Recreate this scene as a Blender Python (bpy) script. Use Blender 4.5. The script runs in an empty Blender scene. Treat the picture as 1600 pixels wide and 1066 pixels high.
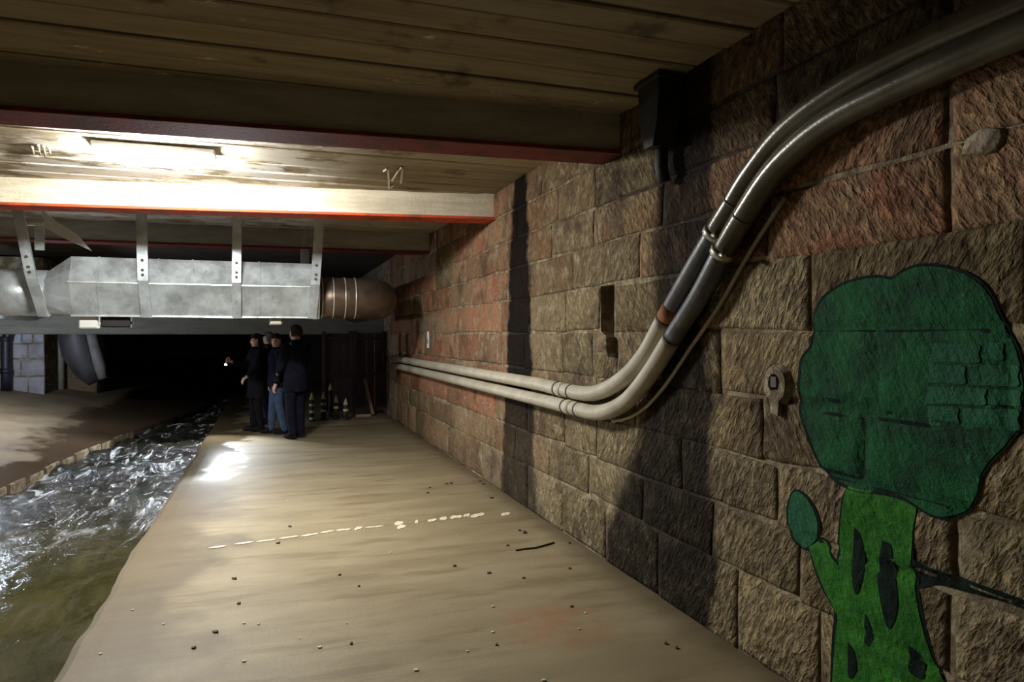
import bpy, bmesh, math, random
from mathutils import Vector, Matrix, noise
from mathutils.bvhtree import BVHTree
from mathutils.geometry import delaunay_2d_cdt
random.seed(7)
C = bpy.context.scene.collection
SC = bpy.context.scene
PI = math.pi
# ------------------------------------------------------------------ camera, world, exposure
F, CX, HOR, HC = 1111.0, 800.0, 525.0, 1.65
SN, CS = 0.3223, 0.9466
cam = bpy.data.cameras.new('camera'); cam.sensor_width = 36; cam.lens = 25.0; cam.clip_start = .05
co = bpy.data.objects.new('camera', cam); C.objects.link(co)
co.location = (0, 0, HC)
co.rotation_euler = (PI/2 - math.atan(8/F), 0, -math.atan2(SN, CS))
SC.camera = co
w = bpy.data.worlds.new('world'); SC.world = w; w.use_nodes = True
w.node_tree.nodes['Background'].inputs[0].default_value = (.75, .8, 1, 1)
w.node_tree.nodes['Background'].inputs[1].default_value = .004
SC.view_settings.view_transform = 'Standard'; SC.view_settings.look = 'None'
SC.view_settings.gamma = 1; SC.view_settings.use_curve_mapping = False
SC.view_settings.exposure = 0.0
LAMP_STRENGTH = 500.0        # ceiling bulkhead lamp
TORCH_WATTS = 320.0
SIDE_STRENGTH = 700.0      # unseen lamp added at the far left to light the pilaster
WALLX, CEIL, BEAMZ = 2.33, 3.2, 2.92

def ray(px, py):
    cx = (px - CX)/F
    return Vector((SN + CS*cx, CS - SN*cx, (HOR - py)/F))
def atX(px, py, X):
    r = ray(px, py); t = X/r.x; return Vector((X, r.y*t, HC + r.z*t))
def atY(px, py, Y):
    r = ray(px, py); t = Y/r.y; return Vector((r.x*t, Y, HC + r.z*t))
def atZ(px, py, Z=0.0):
    r = ray(px, py); t = (Z - HC)/r.z; return Vector((r.x*t, r.y*t, Z))

# ------------------------------------------------------------------ node helpers
class M:
    def __init__(s, name, rough=.8, metal=0.0, spec=.5, col=None):
        s.m = bpy.data.materials.new(name); s.m.use_nodes = True
        s.t = s.m.node_tree; s.b = s.t.nodes['Principled BSDF']
        s.b.inputs['Roughness'].default_value = rough; s.b.inputs['Metallic'].default_value = metal
        s.b.inputs['Specular IOR Level'].default_value = spec
        if col: s.b.inputs['Base Color'].default_value = (*col, 1)
    def n(s, typ, **kw):
        x = s.t.nodes.new(typ)
        for k, v in kw.items(): setattr(x, k, v)
        return x
    def l(s, a, b): s.t.links.new(a, b)
    def put(s, sock, v):
        if hasattr(v, 'is_output'): s.l(v, sock)
        elif isinstance(v, tuple) and len(v) == 3 and sock.type == 'RGBA': sock.default_value = (*v, 1)
        else: sock.default_value = v
    def pos(s, scale=(1, 1, 1), rot=(0, 0, 0), obj=False):
        if obj: src = s.n('ShaderNodeTexCoord').outputs['Object']
        else: src = s.n('ShaderNodeNewGeometry').outputs['Position']
        mp = s.n('ShaderNodeMapping'); s.l(src, mp.inputs[0])
        mp.inputs['Scale'].default_value = scale; mp.inputs['Rotation'].default_value = rot
        return mp.outputs[0]
    def streak(s, ang, scale):
        a = s.pos((1, 1, 1), (ang, 0, 0)); mp = s.n('ShaderNodeMapping'); s.l(a, mp.inputs[0]); mp.inputs['Scale'].default_value = scale
        return mp.outputs[0]
    def noise(s, vec, scale=5, detail=4, rough=.6, dist=0):
        x = s.n('ShaderNodeTexNoise'); s.l(vec, x.inputs['Vector'])
        x.inputs['Scale'].default_value = scale; x.inputs['Detail'].default_value = detail
        x.inputs['Roughness'].default_value = rough; x.inputs['Distortion'].default_value = dist
        return x.outputs['Fac']
    def voro(s, vec, scale=5, feature='F1'):
        x = s.n('ShaderNodeTexVoronoi', feature=feature); s.l(vec, x.inputs['Vector'])
        x.inputs['Scale'].default_value = scale; return x.outputs['Distance']
    def math(s, op, a, b=0.0):
        x = s.n('ShaderNodeMath', operation=op); s.put(x.inputs[0], a); s.put(x.inputs[1], b); return x.outputs[0]
    def ramp(s, f, lo, hi, a=0.0, b=1.0):
        x = s.n('ShaderNodeMapRange', interpolation_type='SMOOTHSTEP'); s.put(x.inputs[0], f)
        for i, v in ((1, lo), (2, hi), (3, a), (4, b)): s.put(x.inputs[i], v)
        return x.outputs[0]
    def mix(s, f, a, b, mode='MIX'):
        x = s.n('ShaderNodeMix', data_type='RGBA', blend_type=mode)
        s.put(x.inputs[0], f); s.put(x.inputs[6], a); s.put(x.inputs[7], b); return x.outputs[2]
    def col(s, v): s.put(s.b.inputs['Base Color'], v)
    def rgh(s, v): s.put(s.b.inputs['Roughness'], v)
    def bump(s, h, strength=.5, dist=.02):
        x = s.n('ShaderNodeBump'); s.put(x.inputs['Height'], h)
        x.inputs['Strength'].default_value = strength; x.inputs['Distance'].default_value = dist
        s.l(x.outputs[0], s.b.inputs['Normal'])
    def xyz(s):
        x = s.n('ShaderNodeSeparateXYZ'); s.l(s.n('ShaderNodeNewGeometry').outputs['Position'], x.inputs[0]); return x.outputs

def mottled(name, c1, c2, scale=6, rough=.85, metal=0, bump=.3, bscale=40, obj=False, spec=.5, bdist=.01):
    m = M(name, rough, metal, spec); p = m.pos(obj=obj)
    m.col(m.mix(m.ramp(m.noise(p, scale, 5), .3, .7), c1, c2))
    if bump: m.bump(m.noise(p, bscale, 4), bump, bdist)
    return m.m

# --- wall stain mask: two soaked dark bands running down the right wall
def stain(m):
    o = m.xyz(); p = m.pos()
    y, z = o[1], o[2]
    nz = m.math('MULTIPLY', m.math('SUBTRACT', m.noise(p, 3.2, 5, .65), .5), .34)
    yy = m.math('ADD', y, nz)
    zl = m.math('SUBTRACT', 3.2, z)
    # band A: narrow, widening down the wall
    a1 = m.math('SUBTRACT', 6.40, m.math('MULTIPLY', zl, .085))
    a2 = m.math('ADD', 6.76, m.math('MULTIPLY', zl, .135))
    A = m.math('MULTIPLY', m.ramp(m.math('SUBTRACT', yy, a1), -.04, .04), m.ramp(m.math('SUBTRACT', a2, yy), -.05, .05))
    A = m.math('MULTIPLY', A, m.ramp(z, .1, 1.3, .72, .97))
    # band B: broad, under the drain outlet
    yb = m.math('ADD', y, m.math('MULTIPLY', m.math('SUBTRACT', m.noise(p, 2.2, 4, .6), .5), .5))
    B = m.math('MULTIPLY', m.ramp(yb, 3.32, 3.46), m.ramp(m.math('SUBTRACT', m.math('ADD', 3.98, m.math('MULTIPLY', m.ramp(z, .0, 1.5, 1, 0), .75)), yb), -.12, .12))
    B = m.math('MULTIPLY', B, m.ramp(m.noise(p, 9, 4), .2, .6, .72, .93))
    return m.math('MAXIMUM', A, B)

def stone_mat():
    m = M('stone', .92, spec=.1); p = m.pos(); oi = m.n('ShaderNodeObjectInfo')
    base = oi.outputs['Color']; rnd = oi.outputs['Random']
    n1 = m.noise(p, 4.5, 6, .65); n2 = m.noise(p, 22, 5, .7)
    c = m.mix(m.ramp(n1, .3, .72), base, m.mix(.6, base, (.30, .25, .15)))
    c = m.mix(m.ramp(n2, .35, .75, 0, .65), c, m.mix(1.0, c, (.45, .40, .36), 'MULTIPLY'))
    mid = m.math('MULTIPLY', m.ramp(m.xyz()[1], 4.1, 4.6), m.ramp(m.xyz()[1], 9, 13, 1, .3))
    c = m.mix(m.ramp(m.math('ADD', m.noise(p, 6.5, 6, .72), m.math('MULTIPLY', mid, .085)), .60, .72, 0, .62), c, (.40, .35, .245))      # mortar smears
    c = m.mix(m.ramp(m.noise(p, 2.1, 6, .68), .50, .66, 0, .68), c, (.085, .06, .045))     # soot
    st = stain(m)
    # pick-tooled face: short slanting grooves, slant differs from stone to stone
    def grooves(ang):
        return m.noise(m.streak(ang, (5, 38, 15)), 1.0, 2, .55, .35)
    g = m.n('ShaderNodeMix', data_type='FLOAT'); m.put(g.inputs[0], m.ramp(rnd, .48, .52))
    m.l(grooves(.62), g.inputs[2]); m.l(grooves(-.55), g.inputs[3])
    rockf = m.noise(p, 11, 6, .72)
    near = m.ramp(m.xyz()[1], 3.6, 7.5, 1, .15)
    c = m.mix(m.math('MULTIPLY', m.ramp(g.outputs[0], .3, .55, .6, 0), near), c, m.mix(1.0, c, (.38, .32, .30), 'MULTIPLY'))
    c = m.mix(m.math('MULTIPLY', m.ramp(g.outputs[0], .50, .68, 0, .8), near), c, m.mix(1.0, c, (1.7, 1.65, 1.5), 'MULTIPLY'))  # ridges lightened: highlights on the tooling painted into the colour
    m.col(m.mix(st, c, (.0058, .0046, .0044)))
    h = m.math('ADD', m.math('MULTIPLY', m.math('MULTIPLY', g.outputs[0], near), .75), m.math('MULTIPLY', rockf, .85))
    h = m.math('SUBTRACT', h, m.math('MULTIPLY', m.ramp(m.voro(p, 9), .0, .28, 1, 0), .35))
    m.bump(h, 1.0, .045)
    return m.m
def mortar_mat(name, c1, c2, st=True):
    m = M(name, .92, spec=.2); p = m.pos()
    c = m.mix(m.ramp(m.noise(p, 7, 6, .7), .3, .7), c1, c2)
    c = m.mix(m.ramp(m.noise(p, 6.5, 6, .72), .43, .60, .88, 0), c, (.165, .12, .072))
    if st: o = m.xyz(); c = m.mix(m.math('MULTIPLY', m.ramp(o[2], 2.5, 2.62), m.ramp(o[1], 4.4, 4.8, .85, 0)), c, (.03, .02, .015))  # mortar at the wall top darkened, the beam's shadow put into its colour
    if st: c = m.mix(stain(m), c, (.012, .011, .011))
    m.col(c); m.bump(m.noise(p, 26, 6, .7), .9, .03)
    return m.m
def floor_mat():
    m = M('floor_concrete', .62, spec=.4); p = m.pos(); o = m.xyz()
    n = m.noise(m.pos((.55, 1.6, 1)), 1.5, 6, .62)
    c = m.mix(m.ramp(n, .3, .7), (.215, .170, .092), (.31, .256, .156))
    c = m.mix(m.ramp(m.noise(p, 60, 3, .7), .35, .75, 0, .30), c, (.17, .13, .07))
    c = m.mix(m.ramp(m.noise(m.pos((.5, 2.2, 1)), 2.0, 5, .62), .50, .66, 0, .75), c, (.165, .122, .058))
    # rusty patch near the wall
    dx = m.math('SUBTRACT', o[0], 1.55); dy = m.math('SUBTRACT', o[1], 3.75)
    rr = m.math('ADD', m.math('MULTIPLY', dx, dx), m.math('MULTIPLY', dy, dy))
    c = m.mix(m.math('MULTIPLY', m.ramp(rr, .02, .16, .5, 0), m.ramp(m.noise(p, 6), .35, .6)), c, (.30, .11, .04))
    # wall-foot dirt
    c = m.mix(m.math('MULTIPLY', m.ramp(m.math('ADD', o[0], m.math('MULTIPLY', m.noise(p, 5), .3)), 2.2, 2.5), .75), c, (.09, .065, .035))
    # wet margin along the channel
    ed = m.math('ADD', o[0], m.math('MULTIPLY', m.math('SUBTRACT', m.noise(m.pos((1, 1, 1)), 1.4, 5, .55), .5), 1.5))
    wet = m.ramp(ed, -.70, -.22, 1, 0)
    c = m.mix(m.math('MULTIPLY', wet, .72), c, (.080, .055, .024))
    m.col(c); m.rgh(m.ramp(m.math('MULTIPLY', wet, m.ramp(o[1], 8.2, 9.6)), 0, 1, .62, .2))
    m.bump(m.noise(p, 45, 5, .65), m.ramp(wet, 0, 1, .30, .04) if False else .22, .008)
    return m.m
def bank_mat():
    m = M('bank_concrete', .6, spec=.4); p = m.pos(); o = m.xyz()
    c = m.mix(m.ramp(m.noise(p, 1.6, 6, .6), .3, .7), (.20, .14, .08), (.30, .23, .14))
    ed = m.math('ADD', o[0], m.math('MULTIPLY', m.math('SUBTRACT', m.noise(m.pos((1, .8, 1)), 1.1, 5, .6), .5), 2.2))
    wet = m.ramp(ed, -3.4, -3.0)
    c = m.mix(m.math('MULTIPLY', wet, .85), c, (.06, .035, .02))
    m.col(c); m.rgh(m.ramp(wet, 0, 1, .7, .25)); m.bump(m.noise(p, 30, 5), .3, .01)
    return m.m
def water_mat():
    m = M('river_water', .1, spec=.6); p = m.pos((1.0, .42, 1)); far = m.ramp(m.xyz()[1], 4.5, 9.5)
    n = m.noise(p, 3.0, 6, .62, .8)
    c = m.mix(m.ramp(n, .3, .7), m.mix(far, (.026, .024, .008), (.012, .012, .008)), m.mix(far, (.056, .050, .019), (.035, .033, .022)))
    f = m.noise(m.pos((1.5, .45, 1), (0, 0, .25)), 2.6, 7, .72, 1.1)
    glitter_foam = m.math('MULTIPLY', m.ramp(f, .53, .66), m.ramp(m.xyz()[1], 6.2, 9.2, .02, .95))  # white streaks: torch glitter painted into the colour, with some foam
    c = m.mix(glitter_foam, c, (.72, .75, .76))
    m.col(c); m.rgh(m.math('MAXIMUM', m.ramp(far, 0, 1, .05, .10), m.math('MULTIPLY', glitter_foam, .5)))
    m.b.inputs['IOR'].default_value = 1.33
    m.put(m.b.inputs['Specular IOR Level'], m.ramp(m.xyz()[1], 6.0, 8.8, .06, .6))
    m.b.inputs['Transmission Weight'].default_value = .08
    m.bump(m.math('MULTIPLY', m.noise(m.pos((1, .6, 1)), 7, 5, .65, .6), m.ramp(far, 0, 1, .05, 1.0)), 1.0, .09)
    return m.m
def plank_mat():
    m = M('ceiling_board', .9, spec=.2); oi = m.n('ShaderNodeObjectInfo'); p = m.pos()
    c = m.mix(oi.outputs['Random'], (.29, .24, .155), (.41, .345, .235))
    c = m.mix(m.ramp(m.noise(m.pos((.5, 5, 1)), 3, 6, .65), .35, .7), c, m.mix(1, c, (.72, .68, .64), 'MULTIPLY'))
    c = m.mix(m.ramp(m.noise(p, 2.0, 5, .6), .56, .68, 0, .75), c, (.085, .06, .04))
    c = m.mix(m.ramp(m.noise(m.pos((.7, 1.2, 1)), 4.2, 6, .7), .63, .70, 0, .8), c, (.66, .62, .54))
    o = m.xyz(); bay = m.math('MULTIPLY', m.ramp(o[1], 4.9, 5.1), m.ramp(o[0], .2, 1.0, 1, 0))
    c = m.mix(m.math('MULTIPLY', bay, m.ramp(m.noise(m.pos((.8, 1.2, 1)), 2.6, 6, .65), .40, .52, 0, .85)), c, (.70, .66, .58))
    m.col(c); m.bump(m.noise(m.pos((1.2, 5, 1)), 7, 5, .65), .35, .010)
    return m.m
def galv(name, c1, c2, rough=.42, metal=.55):
    m = M(name, rough, metal); p = m.pos()
    c = m.mix(m.ramp(m.noise(p, 3.0, 6, .65), .32, .68), c1, c2)
    c = m.mix(m.ramp(m.noise(m.pos((6, 6, .8)), 2.2, 5, .7), .60, .72, 0, .6), c, m.mix(1, c, (.45, .4, .34), 'MULTIPLY'))
    m.col(c); m.rgh(m.ramp(m.noise(p, 9, 4), .3, .7, rough*.75, rough*1.3)); return m.m
def flange_mat(n_='red_paint', ca=(.62, .085, .03), cb=(.30, .07, .035)):
    m = M(n_, .6, spec=.2); p = m.pos()
    c = m.mix(m.ramp(m.noise(p, 6, 6, .7), .45, .62), ca, cb)
    m.col(c); m.bump(m.noise(p, 25, 5), .5, .01); return m.m
def casing_mat(name, c1, c2):
    m = M(name, .9, spec=.2); p = m.pos()
    c = m.mix(m.ramp(m.noise(m.pos((.7, .7, 4)), 2.5, 6, .65), .3, .7), c1, c2)
    c = m.mix(m.ramp(m.noise(m.pos((2, 1, 9)), 5, 6, .7), .62, .7, 0, .5), c, (.15, .11, .07))
    m.col(c); m.bump(m.noise(p, 18, 6, .7), .6, .015); return m.m
def green_paint(name, c1, c2, c3, scale=7):
    m = M(name, .7, spec=.15); p = m.pos()
    c = m.mix(m.ramp(m.noise(p, scale, 6, .7, .6), .35, .65), c1, c2)
    c = m.mix(m.ramp(m.noise(p, 24, 5, .75), .55, .75, 0, .7), c, c3)
    c = m.mix(m.ramp(m.voro(p, 20), .0, .16, .55, 0), c, (.012, .016, .012))
    m.col(c); m.bump(m.math('ADD', m.math('MULTIPLY', m.noise(m.streak(.55, (4, 44, 12)), 1, 3), .6), m.noise(p, 14, 6, .7)), .8, .025); return m.m

MT = {}
MT['stone'] = stone_mat()
MT['mortar'] = mortar_mat('wall_mortar', (.34, .28, .18), (.52, .45, .31))
MT['floor'] = floor_mat(); MT['bank'] = bank_mat(); MT['water'] = water_mat(); MT['plank'] = plank_mat()
MT['slab'] = mottled('dark_slab', (.04, .033, .024), (.07, .055, .04), 3)
MT['galv'] = galv('galvanised_sheet', (.30, .33, .34), (.58, .64, .67), .42, .35)
MT['galvdull'] = galv('round_duct_sheet', (.11, .075, .055), (.18, .13, .095), .38, .7)
MT['seam'] = galv('bright_seam', (.62, .64, .62), (.75, .77, .74), .35, .6)
MT['red'] = flange_mat(); MT['shadedred'] = flange_mat('red_paint_shaded', (.20, .032, .022), (.10, .03, .02))  # second one is the same flange red, darkened in colour for the unlit beams
MT['casing1'] = casing_mat('beam_casing_grey', (.36, .34, .29), (.5, .47, .40))
MT['dimcasing'] = casing_mat('lintel_concrete', (.15, .145, .125), (.21, .20, .17))
MT['casing2'] = casing_mat('beam_casing_pale', (.52, .45, .32), (.74, .67, .53))
MT['beige'] = mottled('pale_conduit', (.36, .33, .25), (.50, .46, .36), 5, .5, 0, .15, 60)
MT['darkpipe'] = mottled('dark_conduit', (.075, .078, .085), (.14, .14, .14), 9, .36, .2, .15, 70)
MT['greypipe'] = mottled('grey_conduit', (.075, .068, .048), (.125, .115, .082), 5, .27, .15, .1, 60)
MT['ring'] = mottled('joint_ring', (.05, .042, .03), (.1, .085, .06), 9, .7)
MT['rust'] = mottled('rust_band', (.20, .07, .02), (.32, .14, .04), 12, .85)
MT['clamp'] = mottled('clamp_metal', (.38, .36, .29), (.5, .48, .4), 9, .38, .6, .1)
MT['black'] = mottled('black_steel', (.010, .010, .011), (.022, .020, .02), 8, .7)
MT['blackpipe'] = mottled('black_plastic', (.012, .012, .02), (.03, .03, .045), 6, .45)
MT['chute'] = mottled('dark_chute', (.03, .03, .035), (.07, .065, .07), 4, .5)
MT['chuterim'] = mottled('chute_rim', (.14, .13, .13), (.22, .20, .2), 5, .6)
MT['white'] = mottled('white_plastic', (.80, .80, .77), (.86, .86, .83), 6, .5, 0, .05)
MT['maroon'] = mottled('maroon_gate', (.020, .007, .009), (.036, .012, .014), 3, .6)
MT['reflect'] = mottled('reflective_band', (.36, .31, .16), (.5, .45, .26), 20, .35, 0, 0)
MT['timber'] = mottled('pale_timber', (.26, .16, .11), (.36, .24, .17), 8, .8)
MT['leaf'] = mottled('dead_leaf', (.03, .02, .01), (.07, .045, .022), 30, .8)
MT['chip'] = mottled('pale_chip', (.62, .56, .40), (.8, .74, .58), 30, .6)
MT['crown'] = green_paint('crown_paint', (.003, .036, .014), (.005, .095, .026), (.03, .21, .075), 4)
MT['crownbrick'] = green_paint('painted_brick_green', (.012, .085, .04), (.02, .125, .055), (.04, .15, .075), 6)
MT['trunk'] = green_paint('trunk_paint', (.014, .105, .010), (.035, .19, .014), (.07, .25, .025), 9)
MT['outline'] = mottled('dark_outline_shadow_paint', (.004, .008, .007), (.009, .022, .016), 9, .85, 0, .8, 16, False, .1, .02)
MT['patch'] = mortar_mat('pale_mortar_patch', (.48, .41, .30), (.62, .54, .41), False)
MT['pilaster'] = None

# ------------------------------------------------------------------ object helpers
def link(name, me, mat, parent=None, smooth=False):
    o = bpy.data.objects.new(name, me); C.objects.link(o)
    if mat and not me.materials: me.materials.append(mat)
    if smooth:
        for p in me.polygons: p.use_smooth = True
    if parent: o.parent = parent
    return o
def obj(name, bm, mat, parent=None, smooth=False):
    me = bpy.data.meshes.new(name); bmesh.ops.recalc_face_normals(bm, faces=bm.faces[:]); bm.to_mesh(me); bm.free()
    return link(name, me, mat, parent, smooth)
def tag(o, label, cat=None, group=None, kind=None):
    if label: o['label'] = label
    if cat: o['category'] = cat
    if group: o['group'] = group
    if kind: o['kind'] = kind
    return o
def thing(name, label, cat, loc=(0, 0, 0), rz=0, group=None):
    o = bpy.data.objects.new(name, None); C.objects.link(o); o.location = loc; o.rotation_euler = (0, 0, rz)
    o.empty_display_size = .1
    return tag(o, label, cat, group)
def add_box(bm, lo, hi, mtx=None, bev=0):
    g = bmesh.ops.create_cube(bm, size=1)
    v = g['verts']
    for q in v:
        q.co = Vector([lo[i] + (q.co[i] + .5)*(hi[i] - lo[i]) for i in range(3)])
    if bev:
        es = list({e for q in v for e in q.link_edges})
        r = bmesh.ops.bevel(bm, geom=es, offset=bev, segments=1, affect='EDGES')
        v = list({q for f in r['faces'] for q in f.verts} | {q for q in v if q.is_valid})
    if mtx:
        for q in v: q.co = mtx @ q.co
    return v
def box(name, lo, hi, mat, parent=None, bev=.004):
    bm = bmesh.new(); add_box(bm, lo, hi, bev=bev); return obj(name, bm, mat, parent)
def add_tube(bm, pts, rad, seg=12, cap=True):
    pts = [Vector(p) for p in pts]; rings = []
    up = None
    for i, p in enumerate(pts):
        d = (pts[min(i+1, len(pts)-1)] - pts[max(i-1, 0)]).normalized()
        if up is None:
            up = Vector((0, 0, 1)) if abs(d.z) < .9 else Vector((1, 0, 0))
        a = d.cross(up).normalized(); up = a.cross(d).normalized()
        r = rad[i] if isinstance(rad, (list, tuple)) else rad
        rings.append([bm.verts.new(p + (a*math.cos(2*PI*k/seg) + up*math.sin(2*PI*k/seg))*r) for k in range(seg)])
    for A, B in zip(rings, rings[1:]):
        for k in range(seg):
            bm.faces.new((A[k], A[(k+1) % seg], B[(k+1) % seg], B[k]))
    if cap:
        bm.faces.new(rings[0][::-1]); bm.faces.new(rings[-1])
def tube(name, pts, rad, mat, parent=None, seg=12):
    bm = bmesh.new(); add_tube(bm, pts, rad, seg); o = obj(name, bm, mat, parent)
    for p in o.data.polygons: p.use_smooth = len(p.vertices) == 4
    return o
def add_prism(bm, poly, x0, x1, axis='X'):
    f = (lambda u, v, w: (w, u, v)) if axis == 'X' else (lambda u, v, w: (u, w, v))
    A = [bm.verts.new(f(u, v, x0)) for u, v in poly]; B = [bm.verts.new(f(u, v, x1)) for u, v in poly]
    bm.faces.new(A); bm.faces.new(B[::-1])
    for i in range(len(A)):
        j = (i+1) % len(A); bm.faces.new((A[i], B[i], B[j], A[j]))
def catmull(P, n):
    P = [Vector(p) for p in P]; Q = [P[0]*2 - P[1]] + P + [P[-1]*2 - P[-2]]; out = []
    for i in range(1, len(Q)-2):
        a, b, c, d = Q[i-1:i+3]
        for k in range(n):
            t = k/n
            out.append(.5*((2*b) + (c-a)*t + (2*a-5*b+4*c-d)*t*t + (3*b-a-3*c+d)*t**3))
    out.append(Q[-2]); return out

# ------------------------------------------------------------------ setting: floor, channel, bank
Y0, Y1 = -2.5, 27.0
bm = bmesh.new()
xs = [-1.0, -.96, -.85, .0, 1.0, 2.5]; ys = [Y0 + i*.12 for i in range(int((Y1-Y0)/.12)+1)]
grid = []
for y in ys:
    row = []
    for i, x in enumerate(xs):
        e = (.035*noise.noise(Vector((y*.9, 3.1, 0))) + .02*noise.noise(Vector((y*4, 1.1, 0)))) if i < 3 else 0
        row.append(bm.verts.new((x + e, y, (-.02, -.004, 0, 0, 0, 0)[i])))
    grid.append(row)
for r1, r2 in zip(grid, grid[1:]):
    for i in range(len(xs)-1): bm.faces.new((r1[i], r1[i+1], r2[i+1], r2[i]))
low = [bm.verts.new((r[0].co.x, r[0].co.y, -.5)) for r in grid]
for i in range(len(grid)-1): bm.faces.new((grid[i][0], grid[i+1][0], low[i+1], low[i]))
floor = tag(obj('floor', bm, MT['floor'], None, False), None, None, None, 'structure')
bm = bmesh.new(); add_box(bm, (-3.2, Y0, -.6), (-.9, Y1, -.45)); obj('channel_bed', bm, MT['slab'], floor)

def bank_edge(y):
    P = [(-3, -2.78), (9, -2.76), (11, -2.60), (13.3, -2.36), (15.5, -1.95), (17.5, -1.55), (21, -1.35), (30, -1.3)]
    for (a, xa), (b, xb) in zip(P, P[1:]):
        if a <= y <= b: return xa + (xb-xa)*(y-a)/(b-a)
    return -2.78
LX = -5.2
def bank_z(x, y): return max(0, (bank_edge(y) - x))*.2
bm = bmesh.new(); rows = []
for k in range(75):
    y = Y0 + k*(Y1-Y0)/74; e = bank_edge(y); r = [bm.verts.new((e, y, -.5)), bm.verts.new((e, y, -.01))]
    for t in (.1, .4, .7, 1.0):
        x = e + (LX-.3-e)*t; r.append(bm.verts.new((x, y, bank_z(x, y) + .012*noise.noise(Vector((x, y, 0))))))
    rows.append(r)
for a, b in zip(rows, rows[1:]):
    for i in range(5): bm.faces.new((a[i], a[i+1], b[i+1], b[i]))
bank = obj('bank', bm, MT['bank'], floor)
tag(bank, 'brown sloping concrete bank on the far side of the river')
for k in range(13):                                                  # pale kerb stones along the bank edge
    y = 7.2 + k*.52
    bm = bmesh.new()
    e0, e1 = bank_edge(y), bank_edge(y+.5)
    g = add_box(bm, (-.035, 0, -.2), (.008, random.uniform(.40, .5), .000 + random.uniform(-.012, .008)), bev=.012)
    for q in g: q.co.x += e0 + (e1-e0)*q.co.y/.5; q.co.y += y
    obj('kerb_stone', bm, MT['mortar'], floor)

# river
bm = bmesh.new(); nx, step = 38, .055
yy = 1.5; rows = []
while yy < 25:
    r = []
    for i in range(nx+1):
        x = -3.0 + i*2.06/nx
        amp = .10 + 1.3*min(1, max(0, (yy-5.5)/3.5))
        z = amp*(.050*noise.noise(Vector((x*2.0 - yy*.35, yy*1.3, 0))) + .026*noise.noise(Vector((x*5 + yy, yy*3.2, 5))))
        z += .02*math.sin(yy*3 + x*2.2 + 2*noise.noise(Vector((x, yy, 9))))*amp
        r.append(bm.verts.new((x, yy, -.085 + z)))
    rows.append(r); yy += step
for a, b in zip(rows, rows[1:]):
    for i in range(nx): bm.faces.new((a[i], a[i+1], b[i+1], b[i]))
river = obj('river_water', bm, MT['water'], None, True)
tag(river, 'dark rippling river running along the channel on the left', 'water', None, 'stuff')

# ------------------------------------------------------------------ right wall: courses of stone blocks
wall = bpy.data.objects.new('wall_right', None)
COURSES = [0, .42, .73, 1.04, 1.34, 1.68, 2.02, 2.33, 2.62, 2.92, 3.22]
SLOT = (4.58, 4.80)                       # beam-hole left open in the course 1.68-2.02
bm = bmesh.new(); mx0, mx1 = WALLX + .003, WALLX + .35
add_box(bm, (mx0, -2.5, -.3), (mx1, SLOT[0], 3.4)); add_box(bm, (mx0, SLOT[1], -.3), (mx1, 15.2, 3.4))
add_box(bm, (mx0, SLOT[0], -.3), (mx1, SLOT[1], 1.53)); add_box(bm, (mx0, SLOT[0], 2.02), (mx1, SLOT[1], 3.4))
add_box(bm, (mx1-.03, SLOT[0], 1.5), (mx1, SLOT[1], 2.05)); add_box(bm, (mx0, 15.2, -.3), (mx1, Y1, 3.4))
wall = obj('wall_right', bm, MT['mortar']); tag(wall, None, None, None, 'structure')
def rel(y, z): return .016*noise.noise(Vector((y*3.1, z*3.1, 2))) + .010*noise.noise(Vector((y*8, z*8, 7)))
BLK = []
def block(parent, y0, y1, z0, z1, X, sgn, col, proud, axis='X', n=(5, 4), wob=.013, g=.010, relief=1.0, mat=None):
    """one dressed stone: gridded, dished-edge face; face normal points to -sgn along axis"""
    bm = bmesh.new(); nu, nv = n; g1 = g
    cor = [[random.uniform(-wob, wob) for _ in range(2)] for _ in range(4)]
    V = []
    for j in range(nv+1):
        row = []
        for i in range(nu+1):
            a, b = i/nu, j/nv
            # push inner rings towards the rim so the stone has a flat face and a rounded arris
            u = (a if a in (0, 1) else (.04 + .92*(a*nu-1)/(nu-2)) if nu > 2 else a)
            v = (b if b in (0, 1) else (.06 + .88*(b*nv-1)/(nv-2)) if nv > 2 else b)
            dy = (cor[0][0]*(1-u)*(1-v) + cor[1][0]*u*(1-v) + cor[2][0]*u*v + cor[3][0]*(1-u)*v)
            dz = (cor[0][1]*(1-u)*(1-v) + cor[1][1]*u*(1-v) + cor[2][1]*u*v + cor[3][1]*(1-u)*v)
            y = y0 + g1 + (y1-y0-2*g1)*u + dy*.6; z = z0 + g1 + (z1-z0-2*g1)*v + dz*.6
            edge = a in (0, 1) or b in (0, 1)
            p = (.001 if edge else max(.007, proud + rel(y, z)*relief))
            if edge: y += .5*wob*noise.noise(Vector((y*9, z*9, 1))); z += .5*wob*noise.noise(Vector((y*9, z*9, 4)))
            row.append(bm.verts.new((X - sgn*p, y, z) if axis == 'X' else (y, X - sgn*p, z)))
        V.append(row)
    for j in range(nv):
        for i in range(nu): bm.faces.new((V[j][i], V[j][i+1], V[j+1][i+1], V[j+1][i]))
    rim = V[0][:] + [V[j][nu] for j in range(1, nv+1)] + V[nv][nu-1::-1] + [V[j][0] for j in range(nv-1, 0, -1)]
    back = []
    for q in rim:
        c = q.co.copy()
        if axis == 'X': c.x = X + sgn*.05
        else: c.y = X + sgn*.05
        back.append(bm.verts.new(c))
    for k in range(len(rim)):
        j = (k+1) % len(rim); bm.faces.new((rim[k], rim[j], back[j], back[k]))
    o = obj('stone_block', bm, mat or MT['stone'], parent, True); o.color = (*col, 1)
    return o
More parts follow.
